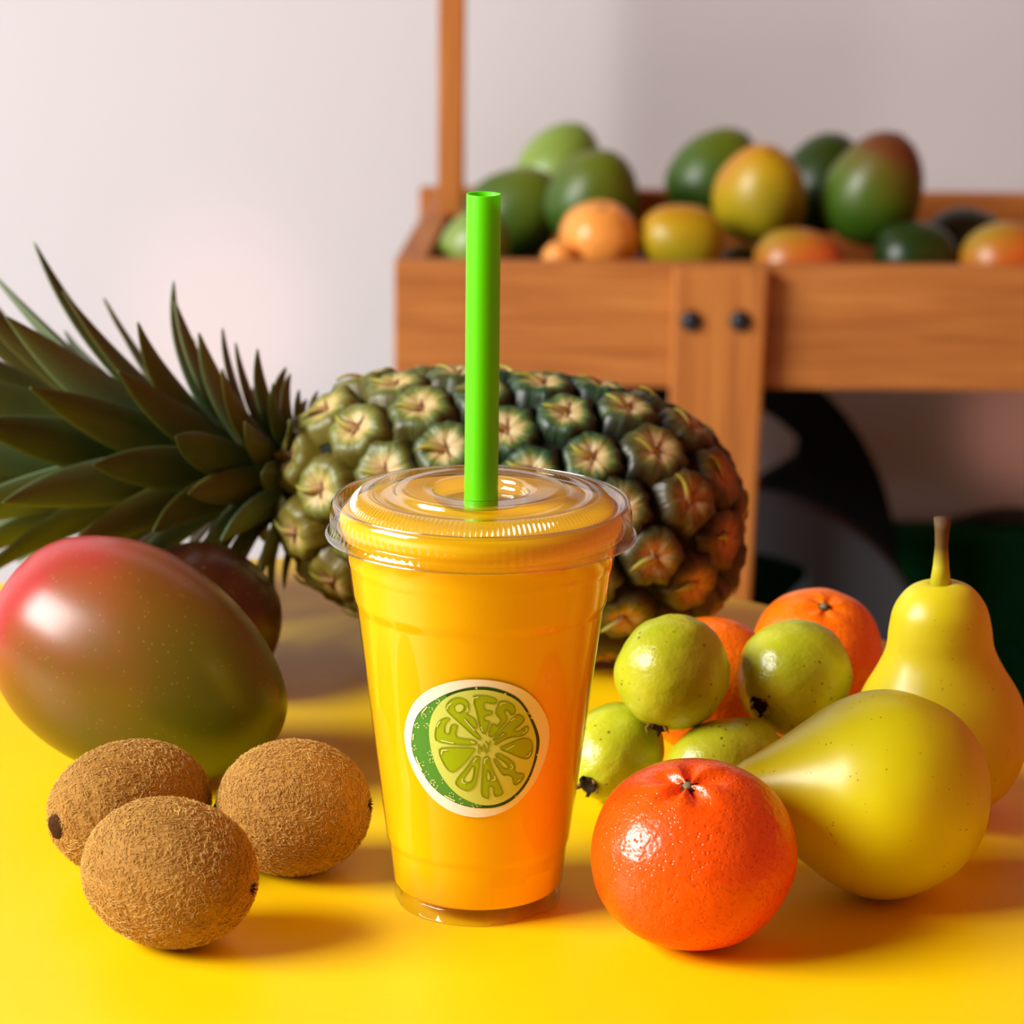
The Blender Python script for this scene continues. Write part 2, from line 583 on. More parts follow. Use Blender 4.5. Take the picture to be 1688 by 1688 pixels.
leg = cpart('leg', prism('leg', [(a.x - .002, FLOOR + .012), (b_.x + sl * (FLOOR + .012 - b_.z), FLOOR + .012), (b_.x, zt), (a.x, zt)], YF - .02, YF, .003), M['wood_z'])
for bpx, bpy_ in ((1139, 529), (1220, 529)):
    q = PY(bpx, bpy_, YF - .0205)
    bolt = cpart('bolt', revolve('bolt', [(0, .006), (.005, .0055), (.0085, .003), (.009, 0), (.0075, -.002), (0, -.002)], 20), M['bolt'])
    bolt.location = q - Vector(cart.location)
    bolt.rotation_euler = (R(90), 0, 0)
cpart('leg', box('leg', .70, .775, YF - .02, YF, FLOOR + .012, zt, .003), M['wood_z'])
cpart('leg', box('leg', .16, .23, YB - .03, YB - .001, FLOOR + .012, ZBASE - .0105, .003), M['wood_z'])
cpart('leg', box('leg', .70, .775, YB - .03, YB - .001, FLOOR + .012, ZBASE - .0105, .003), M['wood_z'])

def wheel(center, rad, rim, thick, mat, rot0, nsp=5):
    o = empty('wheel', center - Vector(cart.location)); o.parent = cart
    h = thick / 2
    prof = [(rad - rim, -h), (rad - .003, -h), (rad, -h + .003), (rad, h - .003), (rad - .003, h), (rad - rim, h), (rad - rim, -h)]
    rm = link('rim', revolve('rim', prof, 96, smooth=False), mat, o); rm.rotation_euler = (R(90), 0, 0)
    hb = link('hub', revolve('hub', [(0, -h), (.045, -h), (.05, -h + .004), (.05, h - .004), (.045, h), (0, h)], 40, smooth=False), mat, o); hb.rotation_euler = (R(90), 0, 0)
    for k in range(nsp):
        an = rot0 + 2 * PI * k / nsp
        d = Vector((math.cos(an), math.sin(an))); e = Vector((-d.y, d.x))
        w0, w1, r0, r1 = .024, .03, .04, rad - rim + .012
        pl = [d * r0 - e * w0, d * (r1 - .03) - e * w1, d * r1 - e * (w1 + .04), d * r1 + e * (w1 + .04), d * (r1 - .03) + e * w1, d * r0 + e * w0]
        link('spoke', prism('spoke', [(v.x, v.y) for v in pl], -h * .8, h * .8, 0), mat, o)
    return o
wheel(far_c + Vector((0, 0, .012)), WR, .047, .03, M['wheel_black'], R(29))
nt_ = PY(1221, 811, 1.60)
nr = (nt_.z - FLOOR - .012) / 2
wheel(Vector((nt_.x, 1.60, FLOOR + .012 + nr)), nr, .05, .034, M['wheel_charcoal'], R(42))

# mangoes and oranges piled in the cart -------------------------------------
def mango_mesh(name, a=1.0, flat_=.92, seed=0, nose=.12):
    """long axis along Z, unit length semi-axis 1, max radius about .8"""
    N = 30
    prof = []
    for k in range(N + 1):
        u = PI * k / N
        z = -math.cos(u)
        r = math.sin(u) ** .92 * (1 + .16 * math.cos(u) ) 
        prof.append((0 if k in (0, N) else r, z))
    def df(v):
        x, y, z = v
        bend = nose * (z * z) * (1 if z > 0 else .3)
        nn = noise.noise(Vector((x * 1.3 + seed, y * 1.3, z * 1.3))) * .04
        return Vector((x * (1 + nn) + bend, y * flat_ * (1 + nn), z * (1 + nn * .5)))
    return revolve(name, prof, 40, df)

def rot_up(axis, hint):
    z = Vector(axis).normalized()
    h = Vector(hint)
    x = (h - z * h.dot(z)).normalized()
    return Matrix((x, z.cross(x), z)).transposed().to_quaternion()

def fruit_rot(dx, dy, dz, spin=0):
    """rotation taking local Z to the direction given"""
    q = Vector((0, 0, 1)).rotation_difference(Vector((dx, dy, dz)).normalized())
    return q @ Quaternion((0, 0, 1), spin)

GM = 'mangoes heaped in the wooden cart'
def cart_mango(px, py, Y, rw, rl, axis, mat, label, spin=0, seed=1, flat_=.95):
    p = PY(px, py, Y)
    e = empty('mango', p, fruit_rot(*axis, spin))
    m = mango_mesh('skin', seed=seed, flat_=flat_, nose=.06)
    for v in m.vertices:
        v.co = Vector((v.co.x * rw, v.co.y * rw, v.co.z * rl))
    link('skin', m, M[mat], e)
    s = link('stem_scar', revolve('stem_scar', [(0, .0015), (.002, .001), (.003, -.001), (0, -.002)], 10), M['calyx'], e)
    s.location = (.06 * rw, 0, rl * .995)
    tag(e, label, 'mango', GM)
    return e
cart_mango(922, 282, 1.82, .040, .047, (.35, .1, .9), 'mango_pale', 'pale green mango at the back of the heap nearest the cart post', seed=1)
cart_mango(850, 350, 1.728, .041, .047, (.75, -.2, .8), 'mango_green', 'dark green mango leaning behind the top of the straw', seed=2)
cart_mango(978, 326, 1.668, .0415, .044, (.25, -.2, .95), 'mango_green', 'plump green mango standing directly above the pale orange fruit', seed=3)
cart_mango(784, 405, 1.64, .030, .034, (.3, -.2, .9), 'mango_pale', 'pale green mango low in the cart corner beside the post', seed=4)
cart_mango(1122, 398, 1.598, .0335, .037, (-.9, -.35, .3), 'mango_yellow', 'small yellowish green mango between the pale orange fruit and the tall yellow mango', spin=1, seed=5)
cart_mango(1178, 290, 1.765, .040, .047, (.5, .1, .8), 'mango_green', 'green mango tucked behind the yellow mango', seed=6)
cart_mango(1254, 319, 1.66, .0425, .044, (.15, -.5, .8), 'mango_yellow', 'golden yellow mango at the middle of the heap', seed=7, spin=2)
cart_mango(1356, 300, 1.775, .040, .046, (.3, .2, .9), 'mango_deep', 'shaded deep green mango behind the red-topped mango', seed=8)
cart_mango(1442, 310, 1.67, .0425, .052, (.32, -.1, .95), 'mango_tip', 'large green mango with a reddish top standing upright in the heap', seed=9)
cart_mango(1318, 437, 1.585, .032, .040, (.95, -.2, .1), 'mango_red', 'orange-red and green mango lying just above the bolted leg', seed=10, flat_=1)
cart_mango(1218, 440, 1.628, .019, .019, (.3, .1, .9), 'mango_deep', 'small deep green mango in the gap below the golden mango', seed=11)
cart_mango(1508, 425, 1.61, .033, .036, (.9, .1, .3), 'mango_deep', 'dark green mango lying low below the red-topped mango', seed=12)
cart_mango(1592, 403, 1.735, .034, .040, (.9, .2, .2), 'mango_deep', 'very dark mango half hidden against the back board', seed=13)
cart_mango(1662, 432, 1.585, .034, .041, (.95, -.2, .15), 'mango_red', 'orange-red mango with a pink cheek near the end of the cart', seed=14, flat_=1)
# mangoes of the lower layer that carry the heap
for i, (x, y) in enumerate([(.02 + .088 * a, 1.80 - .095 * b_) for a in range(5) for b_ in range(2)]):
    e = empty('mango', (x, y, ZBASE + .0345), fruit_rot((-1) ** i * .1, 1, 0))
    m = mango_mesh('skin', seed=20 + i, nose=.04)
    for v in m.vertices: v.co = Vector((v.co.x * .033, v.co.y * .033, v.co.z * .042))
    link('skin', m, M['mango_deep'], e)
    tag(e, 'dark green mango buried in the bottom layer of the cart', 'mango', 'bottom layer of mangoes')


def citrus_mesh(name, r, h, n=72, seed=0, dimple=.07, lobes=0.0):
    N = 44
    prof = []
    for k in range(N + 1):
        u = PI * k / N
        rr_ = math.sin(u)
        z = -math.cos(u)
        top = max(0, z)
        d = dimple * math.exp(-(rr_ / .24) ** 2)
        zz = z - d if z > 0 else z + d * .6
        prof.append((0 if k in (0, N) else rr_, zz))
    def df(v):
        a = math.atan2(v.y, v.x)
        rr_ = math.hypot(v.x, v.y)
        nn = noise.noise(v * 1.4 + Vector((seed, 0, 0))) * .035 + noise.noise(v * 4 + Vector((seed, 3, 0))) * .008
        lb = 0
        if v.z > 0 and lobes:
            lb = lobes * math.exp(-((rr_ - .16) / .2) ** 2) * math.cos(5 * a + seed)
        return Vector((v.x * r * (1 + nn), v.y * r * (1 + nn), (v.z * (1 + nn) + lb) * h))
    return revolve(name, prof, n, df)


def add_citrus(name, p, r, h, axis, mat, label, cat, group, seed=0, spin=0, lobes=.0, dimple=.07):
    e = empty(name, p, fruit_rot(*axis, spin))
    link('peel', citrus_mesh('peel', r, h, seed=seed, lobes=lobes, dimple=dimple), M[mat], e)
    zt_ = h * (1 - dimple)
    c = link('stem_button', revolve('stem_button', [(0, .0016), (.0011, .0014), (.0018, .0006), (.0022, -.0008), (0, -.0012)], 12), M['citrus_stem'], e)
    c.location = (0, 0, zt_)
    V, Fc = [Vector((0, 0, .0003))], []
    for k in range(10):
        a = 2 * PI * k / 10
        q = (.0036 if k % 2 == 0 else .0022) * r / .033
        V.append(Vector((q * math.cos(a), q * math.sin(a), .0003 + .0002 * (k % 2))))
    for k in range(10): Fc.append((0, 1 + k, 1 + (k + 1) % 10))
    sp = link('calyx', mesh('calyx', V, Fc), M['dark_stem'], e)
    sp.location = (0, 0, zt_ + .0003)
    so = sp.modifiers.new('s', 'SOLIDIFY'); so.thickness = .0006
    return tag(e, label, cat, group)


add_citrus('orange', PY(987, 395, 1.592), .0345, .0335, (.1, -.3, .9), 'pale_orange', 'pale orange citrus fruit lying among the green mangoes in the cart', 'orange', None, 3)
add_citrus('orange', PY(922, 428, 1.562), .0150, .016, (.1, -.3, .9), 'pale_orange', 'tiny pale orange citrus fruit peeping over the cart board', 'orange', None, 5)

# ---------------------------------------------------------------- fruit on the table
e = add_citrus('mandarin', PZ(1142, 1407, .0304), .0343, .0305, (-.10, -.30, .95), 'mandarin', 'glossy deep orange mandarin with pitted peel standing beside the cup', 'mandarin', None, 11, .4, .05, .10)
add_citrus('orange', PZ(1172, 1133, .0280), .0278, .0275, (.5, .4, .6), 'orange', 'orange mostly hidden behind the two upper guavas', 'orange', None, 13)
add_citrus('orange', PZ(1346, 1077, .0265), .0272, .0265, (.05, -.40, .9), 'orange', 'orange with its stem showing at the back edge of the table behind the standing pear', 'orange', None, 17, 0, .02)


def guava(p, r, l, axis, label, seed, spin=0, neck=.0):
    e = empty('guava', p, fruit_rot(*axis, spin))
    N = 36
    prof = []
    for k in range(N + 1):
        u = PI * k / N
        z = -math.cos(u)
        q = math.sin(u) * (1 - neck * (z * .5 + .5) * abs(z))
        if z > 0: q = q * (1 + .03 * z)
        prof.append((0 if k in (0, N) else q, z - (.05 * math.exp(-(q / .15) ** 2) if z > 0 else 0)))
    def df(v):
        nn = noise.noise(v * 1.5 + Vector((seed, 0, 0))) * .05 + noise.noise(v * 5 + Vector((0, seed, 0))) * .014
        return Vector((v.x * r * (1 + nn), v.y * r * (1 + nn), v.z * l * (1 + nn)))
    link('skin', revolve('skin', prof, 56, df), M['guava'], e)
    # blossom end: a little hollow crown of dry sepals
    zt_ = l * .965
    cr = .0030
    cup = link('blossom_end', revolve('blossom_end', [(0, -.001), (cr * .9, -.0008), (cr * 1.15, .0004), (cr * 1.0, .0014), (cr * .7, .0004), (0, 0)], 16), M['calyx'], e)
    cup.location = (0, 0, zt_)
    rnd = random.Random(seed)
    for k in range(5):
        a = 2 * PI * k / 5 + rnd.random() * .5
        d = Vector((math.cos(a), math.sin(a), 0)); tt = Vector((-d.y, d.x, 0))
        hgt = .0016 + rnd.random() * .0016
        V = [d * cr * .8 + tt * .0012, d * cr * .8 - tt * .0012, d * cr * (1.3 + rnd.random() * .3) + Vector((0, 0, hgt * .6)) - tt * .0008,
             d * cr * 1.3 + Vector((0, 0, hgt)) + tt * .0006, d * cr * (.9 + rnd.random() * .5) + Vector((0, 0, hgt * 1.5))]
        s = link('sepal', mesh('sepal', V, [(0, 1, 2, 3), (3, 2, 4)]), M['calyx_pale'] if k % 2 == 0 else M['calyx'], cup)
        so = s.modifiers.new('s', 'SOLIDIFY'); so.thickness = .0004
    st = link('stem_scar', revolve('stem_scar', [(0, -.0008), (.0012, -.0006), (.0016, .0003), (0, .0008)], 10), M['calyx'], e)
    st.location = (0, 0, -l * 1.0)
    return tag(e, label, 'guava', 'guavas piled beside the cup')


GA = PY(1108, 1109, .0965)
GB = PY(1310, 1116, .112)
guava(GA, .0212, .0216, (-.25, -.55, -.85), 'green guava on top of the pile next to the cup with blossom end down', 31)
guava(GB, .0212, .0224, (-.62, -.75, -.28), 'green guava with dark open blossom end resting against the standing pear', 37)
guava(PZ(1014, 1240, .0183), .0180, .0232, (-.42, -.80, -.25), 'oblong green guava on the table squeezed between the cup and the mandarin', 41, 0, .25)
guava(PZ(1200, 1264, .0184), .0182, .0232, (-.85, -.25, -.1), 'green guava lying low behind the mandarin and under the others', 43)


def pear(p, prof, rot, label, mat, seed, stem_pts, stem_r):
    e = empty('pear', p, rot)
    def df(v):
        nn = noise.noise(v * 28 + Vector((seed, 0, 0))) * .035
        return Vector((v.x * (1 + nn), v.y * (1 + nn), v.z))
    # smooth the profile with a Catmull-Rom spline
    P = [Vector((r, z, 0)) for r, z in prof]
    Q = []
    for i in range(len(P) - 1):
        a, b_, c_, d = P[max(i - 1, 0)], P[i], P[i + 1], P[min(i + 2, len(P) - 1)]
        for j in range(6):
            t_ = j / 6
            Q.append(.5 * ((2 * b_) + (c_ - a) * t_ + (2 * a - 5 * b_ + 4 * c_ - d) * t_ ** 2 + (3 * b_ - a - 3 * c_ + d) * t_ ** 3))
    Q.append(P[-1])
    pr = [(max(q.x, 0), q.y) for q in Q]
    pr[0] = (0, pr[0][1]); pr[-1] = (0, pr[-1][1])
    pr = [pr[0]] + [(max(r, .0004), z) for r, z in pr[1:-1]] + [pr[-1]]
    link('skin', revolve('skin', pr, 64, df), M[mat], e)
    link('stem', tube('stem', stem_pts, stem_r, 12), M['pear_stem'], e)
    zb_ = prof[0][1]
    cx = link('calyx', revolve('calyx', [(0, .0012), (.003, .001), (.0042, -.0004), (.003, -.0012), (0, 0)], 14), M['calyx'], e)
    cx.location = (0, 0, zb_ - .0001)
    return tag(e, label, 'pear', None)


# lying pear: local Z runs from the bottom (body) to the neck
pc = PZ(1459, 1307, .0366)
prof = [(0, -.0335), (.008, -.0345), (.018, -.0315), (.0285, -.022), (.0348, -.007), (.0352, .006), (.031, .018), (.0245, .0275), (.0185, .036), (.0135, .044), (.0100, .050), (.0065, .0535), (.003, .0545), (0, .0543)]
pear(pc, prof, fruit_rot(-.93, -.10, .04), 'fat yellow-green pear lying on its side behind the mandarin', 'pear', 51,
     [(0, 0, .0535), (.0005, 0, .062), (.002, 0, .07)], [.0016, .0013, .0017])
# standing pear
ps = PZ(1549, 1335, 0)
prof = [(0, .003), (.007, .0008), (.016, .002), (.026, .010), (.0315, .022), (.0325, .032), (.0295, .044), (.0235, .055), (.0200, .063), (.0188, .071), (.0168, .079), (.0120, .0855), (.0060, .0880), (.002, .0870), (0, .0865)]
pear(ps, prof, Quaternion((0, 1, 0), R(-2.5)), 'yellow pear standing upright with a long brown-tipped stem', 'pear_yellow', 57,
     [(0, 0, .0845), (.0002, 0, .094), (.0004, 0, .102), (.0006, 0, .108), (.0008, 0, .1125)], [.0044, .0030, .0024, .0027, .0034])


# big blushed mango and the dark one behind it
def table_mango(px, py, z, rw, rl, axis, mat, label, spin, flat_, seed, nose=.08):
    p = PZ(px, py, z)
    e = empty('mango', p, rot_up(axis, (-.25, 0, 1)))
    m = mango_mesh('skin', seed=seed, flat_=flat_, nose=nose)
    for v in m.vertices: v.co = Vector((v.co.x * rw, v.co.y * rw, v.co.z * rl))
    link('skin', m, M[mat], e)
    s = link('stem_scar', revolve('stem_scar', [(0, .002), (.002, .0015), (.0034, -.001), (0, -.002)], 12), M['calyx'], e)
    s.location = (nose * rw * .3, 0, -rl * .995)
    return tag(e, label, 'mango')
table_mango(232, 1098, .0440, .0437, .0612, (.86, -.42, -.29), 'mango_blush', 'large mango blushing from red to olive green on the table behind the kiwis', 0, .94, 71, .04)
table_mango(328, 1012, .0305, .030, .040, (-.5, .8, .02), 'mango_shaded', 'red-brown mango, its skin darkened for the shade under the pineapple crown', 0, 1, 73, .02)


# ---------------------------------------------------------------- kiwis
KA, KB = .0290, .0246
def kiwi_pt(u, a):
    """u in 0..pi along the long axis X, a around"""
    x = -math.cos(u)
    s = math.sin(u) ** .94
    return Vector((x * KA, s * math.cos(a) * KB, s * math.sin(a) * KB * .97))
N, K = 36, 56
V, Fc = [], []
for i in range(N + 1):
    for k in range(K):
        V.append(kiwi_pt(max(1e-3, min(PI - 1e-3, PI * i / N)), 2 * PI * k / K))
for i in range(N):
    for k in range(K):
        k2 = (k + 1) % K
        Fc.append((i * K + k, (i + 1) * K + k, (i + 1) * K + k2, i * K + k2))
Fc.append(tuple(range(K))); Fc.append(tuple(range(N * K + K - 1, N * K - 1, -1)))
kskin = mesh('skin', V, Fc)
rnd = random.Random(5)
V, Fc = [], []
for h in range(13000):
    x = rnd.uniform(-1, 1)
    a = rnd.uniform(0, 2 * PI)
    u = math.acos(-x)
    if math.sin(u) < .1: continue
    p = kiwi_pt(u, a)
    nrm = Vector((p.x / KA ** 2, p.y / KB ** 2, p.z / KB ** 2)).normalized()
    t1 = nrm.orthogonal().normalized(); t2 = nrm.cross(t1)
    # hairs lie over mostly along the fruit with a random swirl
    sw = noise.noise(p * 150) * 4 + rnd.uniform(-1.3, 1.3)
    d = t1 * math.cos(sw) + t2 * math.sin(sw)
    L = rnd.uniform(.0012, .0027)
    lift = rnd.uniform(.25, .75)
    d2 = (d + (t1 * rnd.uniform(-1, 1) + t2 * rnd.uniform(-1, 1)) * .9).normalized()
    q0 = p - nrm * .0001
    q1 = p + d * L * .5 + nrm * L * .32 * lift
    q2 = q1 + d2 * L * .5 + nrm * L * .10 * lift
    side = nrm.cross(d).normalized()
    i0 = len(V)
    wd = rnd.uniform(.00008, .00014)
    for q, ww in ((q0, wd), (q1, wd * .9)):
        V += [q + side * ww, q - side * ww, q + nrm * ww * 1.6]
    V.append(q2)
    for k in range(3):
        k2 = (k + 1) % 3
        Fc.append((i0 + k, i0 + k2, i0 + 3 + k2, i0 + 3 + k))
        Fc.append((i0 + 3 + k, i0 + 3 + k2, i0 + 6))
kfuzz = mesh('fuzz', V, Fc)
# dry ends
kstem = revolve('stem_end', [(0, .0022), (.0016, .0020), (.0028, .0012), (.0046, .0004), (.0056, -.0012), (0, -.002)], 18,
                lambda v: v + Vector((0, 0, noise.noise(v * 900) * .0008)))
V, Fc = [], []
for k in range(9):
    a = 2 * PI * k / 9
    d = Vector((math.cos(a), math.sin(a), 0)); tt = Vector((-d.y, d.x, 0))
    i0 = len(V)
    L = .0026 + .0014 * ((k * 7) % 3) / 2
    V += [d * .0008 + tt * .0005, d * .0008 - tt * .0005, d * (.0008 + L * .6) + Vector((0, 0, .0016)), d * .0010 + Vector((0, 0, .0007))]
    Fc += [(i0, i0 + 1, i0 + 2), (i0 + 1, i0 + 3, i0 + 2), (i0 + 3, i0, i0 + 2)]
kcal = mesh('blossom_end', V, Fc)
for m_, mt in ((kskin, 'kiwi'), (kfuzz, 'fuzz'), (kstem, 'kiwi_end'), (kcal, 'kiwi_end')): m_.materials.append(M[mt])


def kiwi(px, py, z, ax, sc, label, spin=0):
    p = PZ(px, py, z)
    q = Vector((1, 0, 0)).rotation_difference(Vector(ax).normalized()) @ Quaternion((1, 0, 0), spin)
    e = empty('kiwi', p, q)
    e.scale = sc
    link('skin', kskin, None, e)
    f = link('fuzz', kfuzz, None, e); f['kind'] = 'stuff'
    s = link('stem_end', kstem, None, e); s.location = (-KA + .0003, 0, 0); s.rotation_euler = (0, R(-90), 0)
    c = link('blossom_end', kcal, None, e); c.location = (KA - .0001, 0, 0); c.rotation_euler = (0, R(90), 0)
    return tag(e, label, 'kiwi', 'kiwifruit in front of the big mango')
kiwi(280, 1438, .0246, (.94, -.30, -.06), (1.0, 1.0, 1.0), 'fuzzy brown kiwi in front of the other two kiwis', .4)
kiwi(484, 1331, .0238, (.86, -.10, .08), (.92, .97, .97), 'fuzzy brown kiwi beside the cup, its dark dry ends showing', 2.0)
kiwi(214, 1330, .0235, (.80, .62, .03), (1.02, .93, .93), 'fuzzy brown kiwi with a woody stem end lying close to the big mango', 1.0)

# ---------------------------------------------------------------- pineapple
PC = Vector((.008, .283, .0645))
paxis = Vector((-1, .17, .085)).normalized()
prot = fruit_rot(*paxis)          # local Z = towards the crown
pine = empty('pineapple', PC, prot)
tag(pine, 'whole ripe pineapple with leafy crown lying on its side behind the cup', 'pineapple')
PL, PR = .0965, .0538
def prad(s):
    """core radius at axial position s in -1..1"""
    s = max(-1, min(1, s))
    e_ = 3.0 if s < 0 else 2.5
    return PR * max(0, 1 - abs(s) ** e_) ** (1 / 2.3) * (1 - .03 * s)
prof = [(0 if i in (0, 48) else max(prad(-1 + 2 * i / 48), .0005), (-1 + 2 * i / 48) * PL) for i in range(49)]
prof = []
for i in range(61):
    u = PI * i / 60
    s = -math.cos(u)
    prof.append((0 if i in (0, 60) else max(prad(s), .0004), s * PL))
link('rind', revolve('rind', prof, 72), M['pine_core'], pine)
# the eyes follow a golden-angle spiral spread evenly over the skin
NS = 600
acc = [0.0]
for i in range(NS):
    s0, s1 = -1 + 2 * i / NS, -1 + 2 * (i + 1) / NS
    r0, r1 = prad(s0), prad(s1)
    acc.append(acc[-1] + PI * (r0 + r1) * math.hypot((s1 - s0) * PL, r1 - r0))
NE = 104
def eye_mesh(name, seed):
    rn = random.Random(seed)
    nA, nR = 30, 8
    V, Fc = [], []
    hh = .0068
    rad_prof = [(0, .70), (.12, .76), (.28, .90), (.46, .98), (.62, 1.0), (.76, .92), (.88, .60), (1.0, -.25)]
    ph = [rn.uniform(-.06, .06) for _ in range(nA)]
    for j, (q, hgt) in enumerate(rad_prof):
        if j == 0:
            V.append(Vector((0, 0, hh * hgt))); continue
        for k in range(nA):
            a = 2 * PI * k / nA
            # rounded hexagon outline with crinkled rim
            hx = 1 / max(abs(math.cos((a % (PI / 3)) - PI / 6)), .5) * .90
            rr_ = .0158 * q * (1 + (hx - 1) * q)
            crk = (.05 * math.cos(9 * a + seed) + .035 * math.cos(15 * a + seed * 2) + ph[k]) * (q ** 3)
            wr = .07 * math.cos(6 * a + seed) * (1 - q) * q * 4
            rr_ *= 1 + crk
            V.append(Vector((rr_ * math.cos(a) * 1.0, rr_ * math.sin(a) * 1.0, hh * (hgt + wr + crk * .8 * (1 if .3 < q < .95 else 0)))))
    for k in range(nA):
        k2 = (k + 1) % nA
        Fc.append((0, 1 + k, 1 + k2))
        for j in range(len(rad_prof) - 2):
            b0, b1 = 1 + j * nA, 1 + (j + 1) * nA
            Fc.append((b0 + k, b1 + k, b1 + k2, b0 + k2))
    m = mesh(name, V, Fc); m.materials.append(M['eye'])
    return m
def bract_mesh(name, seed):
    rn = random.Random(seed)
    V, Fc = [], []
    L = .0105 + rn.random() * .004
    n = 6
    for i in range(n):
        t_ = i / (n - 1)
        x = -.0015 + L * t_
        z = .0050 + .0030 * math.sin(t_ * PI * .75) + .0012 * t_
        y = .0012 * math.sin(t_ * 4 + seed)
        wd = .0030 * (1 - t_) ** .8 * (.55 + .45 * min(1, t_ * 5)) + .00012
        V += [Vector((x, y - wd, z - wd * .35)), Vector((x, y, z + wd * .35)), Vector((x, y + wd, z - wd * .35)), Vector((x, y, z - .0008))]
    for i in range(n - 1):
        for k in range(4):
            k2 = (k + 1) % 4
            Fc.append((i * 4 + k, i * 4 + k2, (i + 1) * 4 + k2, (i + 1) * 4 + k))
    # two little side wrinkles like dried petals
    for sg in (-1, 1):
        i0 = len(V)
        V += [Vector((-.001, sg * .0006, .0052)), Vector((.001, sg * .0004, .0054)), Vector((-.0025 + rn.random() * .003, sg * (.0050 + rn.random() * .002), .0066)), Vector((0, sg * .001, .0062))]
        Fc += [(i0, i0 + 1, i0 + 2), (i0 + 1, i0 + 3, i0 + 2), (i0 + 3, i0, i0 + 2)]
    m = mesh(name, V, Fc); m.materials.append(M['bract'])
    return m
eyes = [eye_mesh('eye', i * 3 + 1) for i in range(5)]
bracts = [bract_mesh('bract', i * 5 + 2) for i in range(5)]
rnd = random.Random(9)
for k in range(NE):
    tgt = acc[-1] * (k + .5) / NE
    lo = next(i for i in range(NS) if acc[i + 1] >= tgt)
    s = -1 + 2 * (lo + (tgt - acc[lo]) / max(acc[lo + 1] - acc[lo], 1e-12)) / NS
    if s > .985: continue
    th = k * R(137.508)
    r = prad(s)
    ds = .004
    tan = Vector((prad(s + ds) - prad(s - ds), 0, 2 * ds * PL)).normalized()     # in (radial, axial)
    er = Vector((math.cos(th), math.sin(th), 0))
    tX = er * tan.x + Vector((0, 0, tan.z))
    nZ = (er * tan.z - Vector((0, 0, tan.x))).normalized()
    tX = (tX - nZ * tX.dot(nZ)).normalized()
    yY = nZ.cross(tX)
    mt = Matrix((tX, yY, nZ)).transposed().to_quaternion()
    ey = link('eye', eyes[k % 5], None, pine)
    ey.location = er * r + Vector((0, 0, s * PL)) - nZ * .0005
    ey.rotation_mode = 'QUATERNION'
    ey.rotation_quaternion = mt @ Quaternion((0, 0, 1), rnd.uniform(-.15, .15))
    f = rnd.uniform(.94, 1.05)
    ey.scale = (f, f, rnd.uniform(.85, 1.15))
    base_brown = min(1, max(0, (-s - .35) * 1.5))
    low = min(1, max(0, (-(prot @ nZ).z + .25) * .8))  # eyes facing down turn browner too
    ey.color = (min(1, max(base_brown, low * .7)), min(1, max(0, s - .05) * 1.0), 0, 1)
    br_ = link('bract', bracts[(k * 2) % 5], None, ey)
    br_.rotation_euler = (0, 0, rnd.uniform(-.5, .5))

# crown
NLF = 92
rnd = random.Random(21)
def leaf_mesh(L, W, al, be, seed):
    rn = random.Random(seed)
    n, mW = 12, 5
    V, Fc = [], []
    x = z = 0.0
    tw = rn.uniform(-.25, .25)
    for i in range(n + 1):
        t_ = i / n
        th = al + be * t_ ** 1.6
        d = Vector((math.sin(th), 0, math.cos(th)))
        nn = Vector((math.cos(th), 0, -math.sin(th)))       # outward side of the blade
        wd = W * (.82 + .5 * t_ - 1.32 * t_ ** 2.4) if t_ < 1 else .0002
        wd = max(wd, .0002)
        for j in range(mW):
            q = -1 + 2 * j / (mW - 1)
            off = Vector((0, q * wd, 0)) - nn * (q * q - .3) * wd * .42
            tq = Quaternion(d, tw * t_)
            V.append(Vector((x, 0, z)) + tq @ off)
        x += math.sin(th) * L / n
        z += math.cos(th) * L / n
    for i in range(n):
        for j in range(mW - 1):
            a = i * mW + j
            Fc.append((a, a + 1, a + mW + 1, a + mW))
    return mesh('leaf', V, Fc)
stalk = link('crown_stalk', tube('crown_stalk', [(0, 0, PL * .93), (0, 0, PL * 1.2), (0, 0, PL * 1.75)], [.02, .016, .006], 20), M['leaf'], pine)
for k in range(NLF):
    t_ = (k / (NLF - 1)) ** 1.25
    th = k * R(137.508) + .6
    al = R(72 - 58 * t_ ** .9 + rnd.uniform(-7, 7))
    be = R(26 - 16 * t_ + rnd.uniform(-8, 14))
    L = .026 + .112 * min(1, t_ * 1.25) ** 1.05 + rnd.uniform(-.006, .010)
    W = .0080 + .0056 * min(1, t_ * 1.6) - .003 * max(0, t_ - .7)
    zc = PL * (.91 + .88 * t_)
    rr_ = .017 * (1 - t_ * .75)
    lm = leaf_mesh(L, W, al, be, k)
    mx = Matrix.LocRotScale(PC, prot, None) @ Matrix.Translation((rr_ * math.cos(th), rr_ * math.sin(th), zc)) @ Matrix.Rotation(th, 4, 'Z')
    mi = mx.inverted()
    for v in lm.vertices:              # leaves that reach the table bend and lie along it
        q = mx @ v.co
        lim = .0020 + .0006 * (k % 4)
        if q.z < lim + .02:
            q.z = lim + .02 * math.exp((q.z - lim - .02) / .02)
            v.co = mi @ q
    lf = link('leaf', lm, M['leaf'], pine)
    lf.location = (rr_ * math.cos(th), rr_ * math.sin(th), zc)
    lf.rotation_euler = (0, 0, th)
    so = lf.modifiers.new('s', 'SOLIDIFY'); so.thickness = .0011; so.offset = 0
    sb = lf.modifiers.new('u', 'SUBSURF'); sb.levels = 1; sb.render_levels = 1

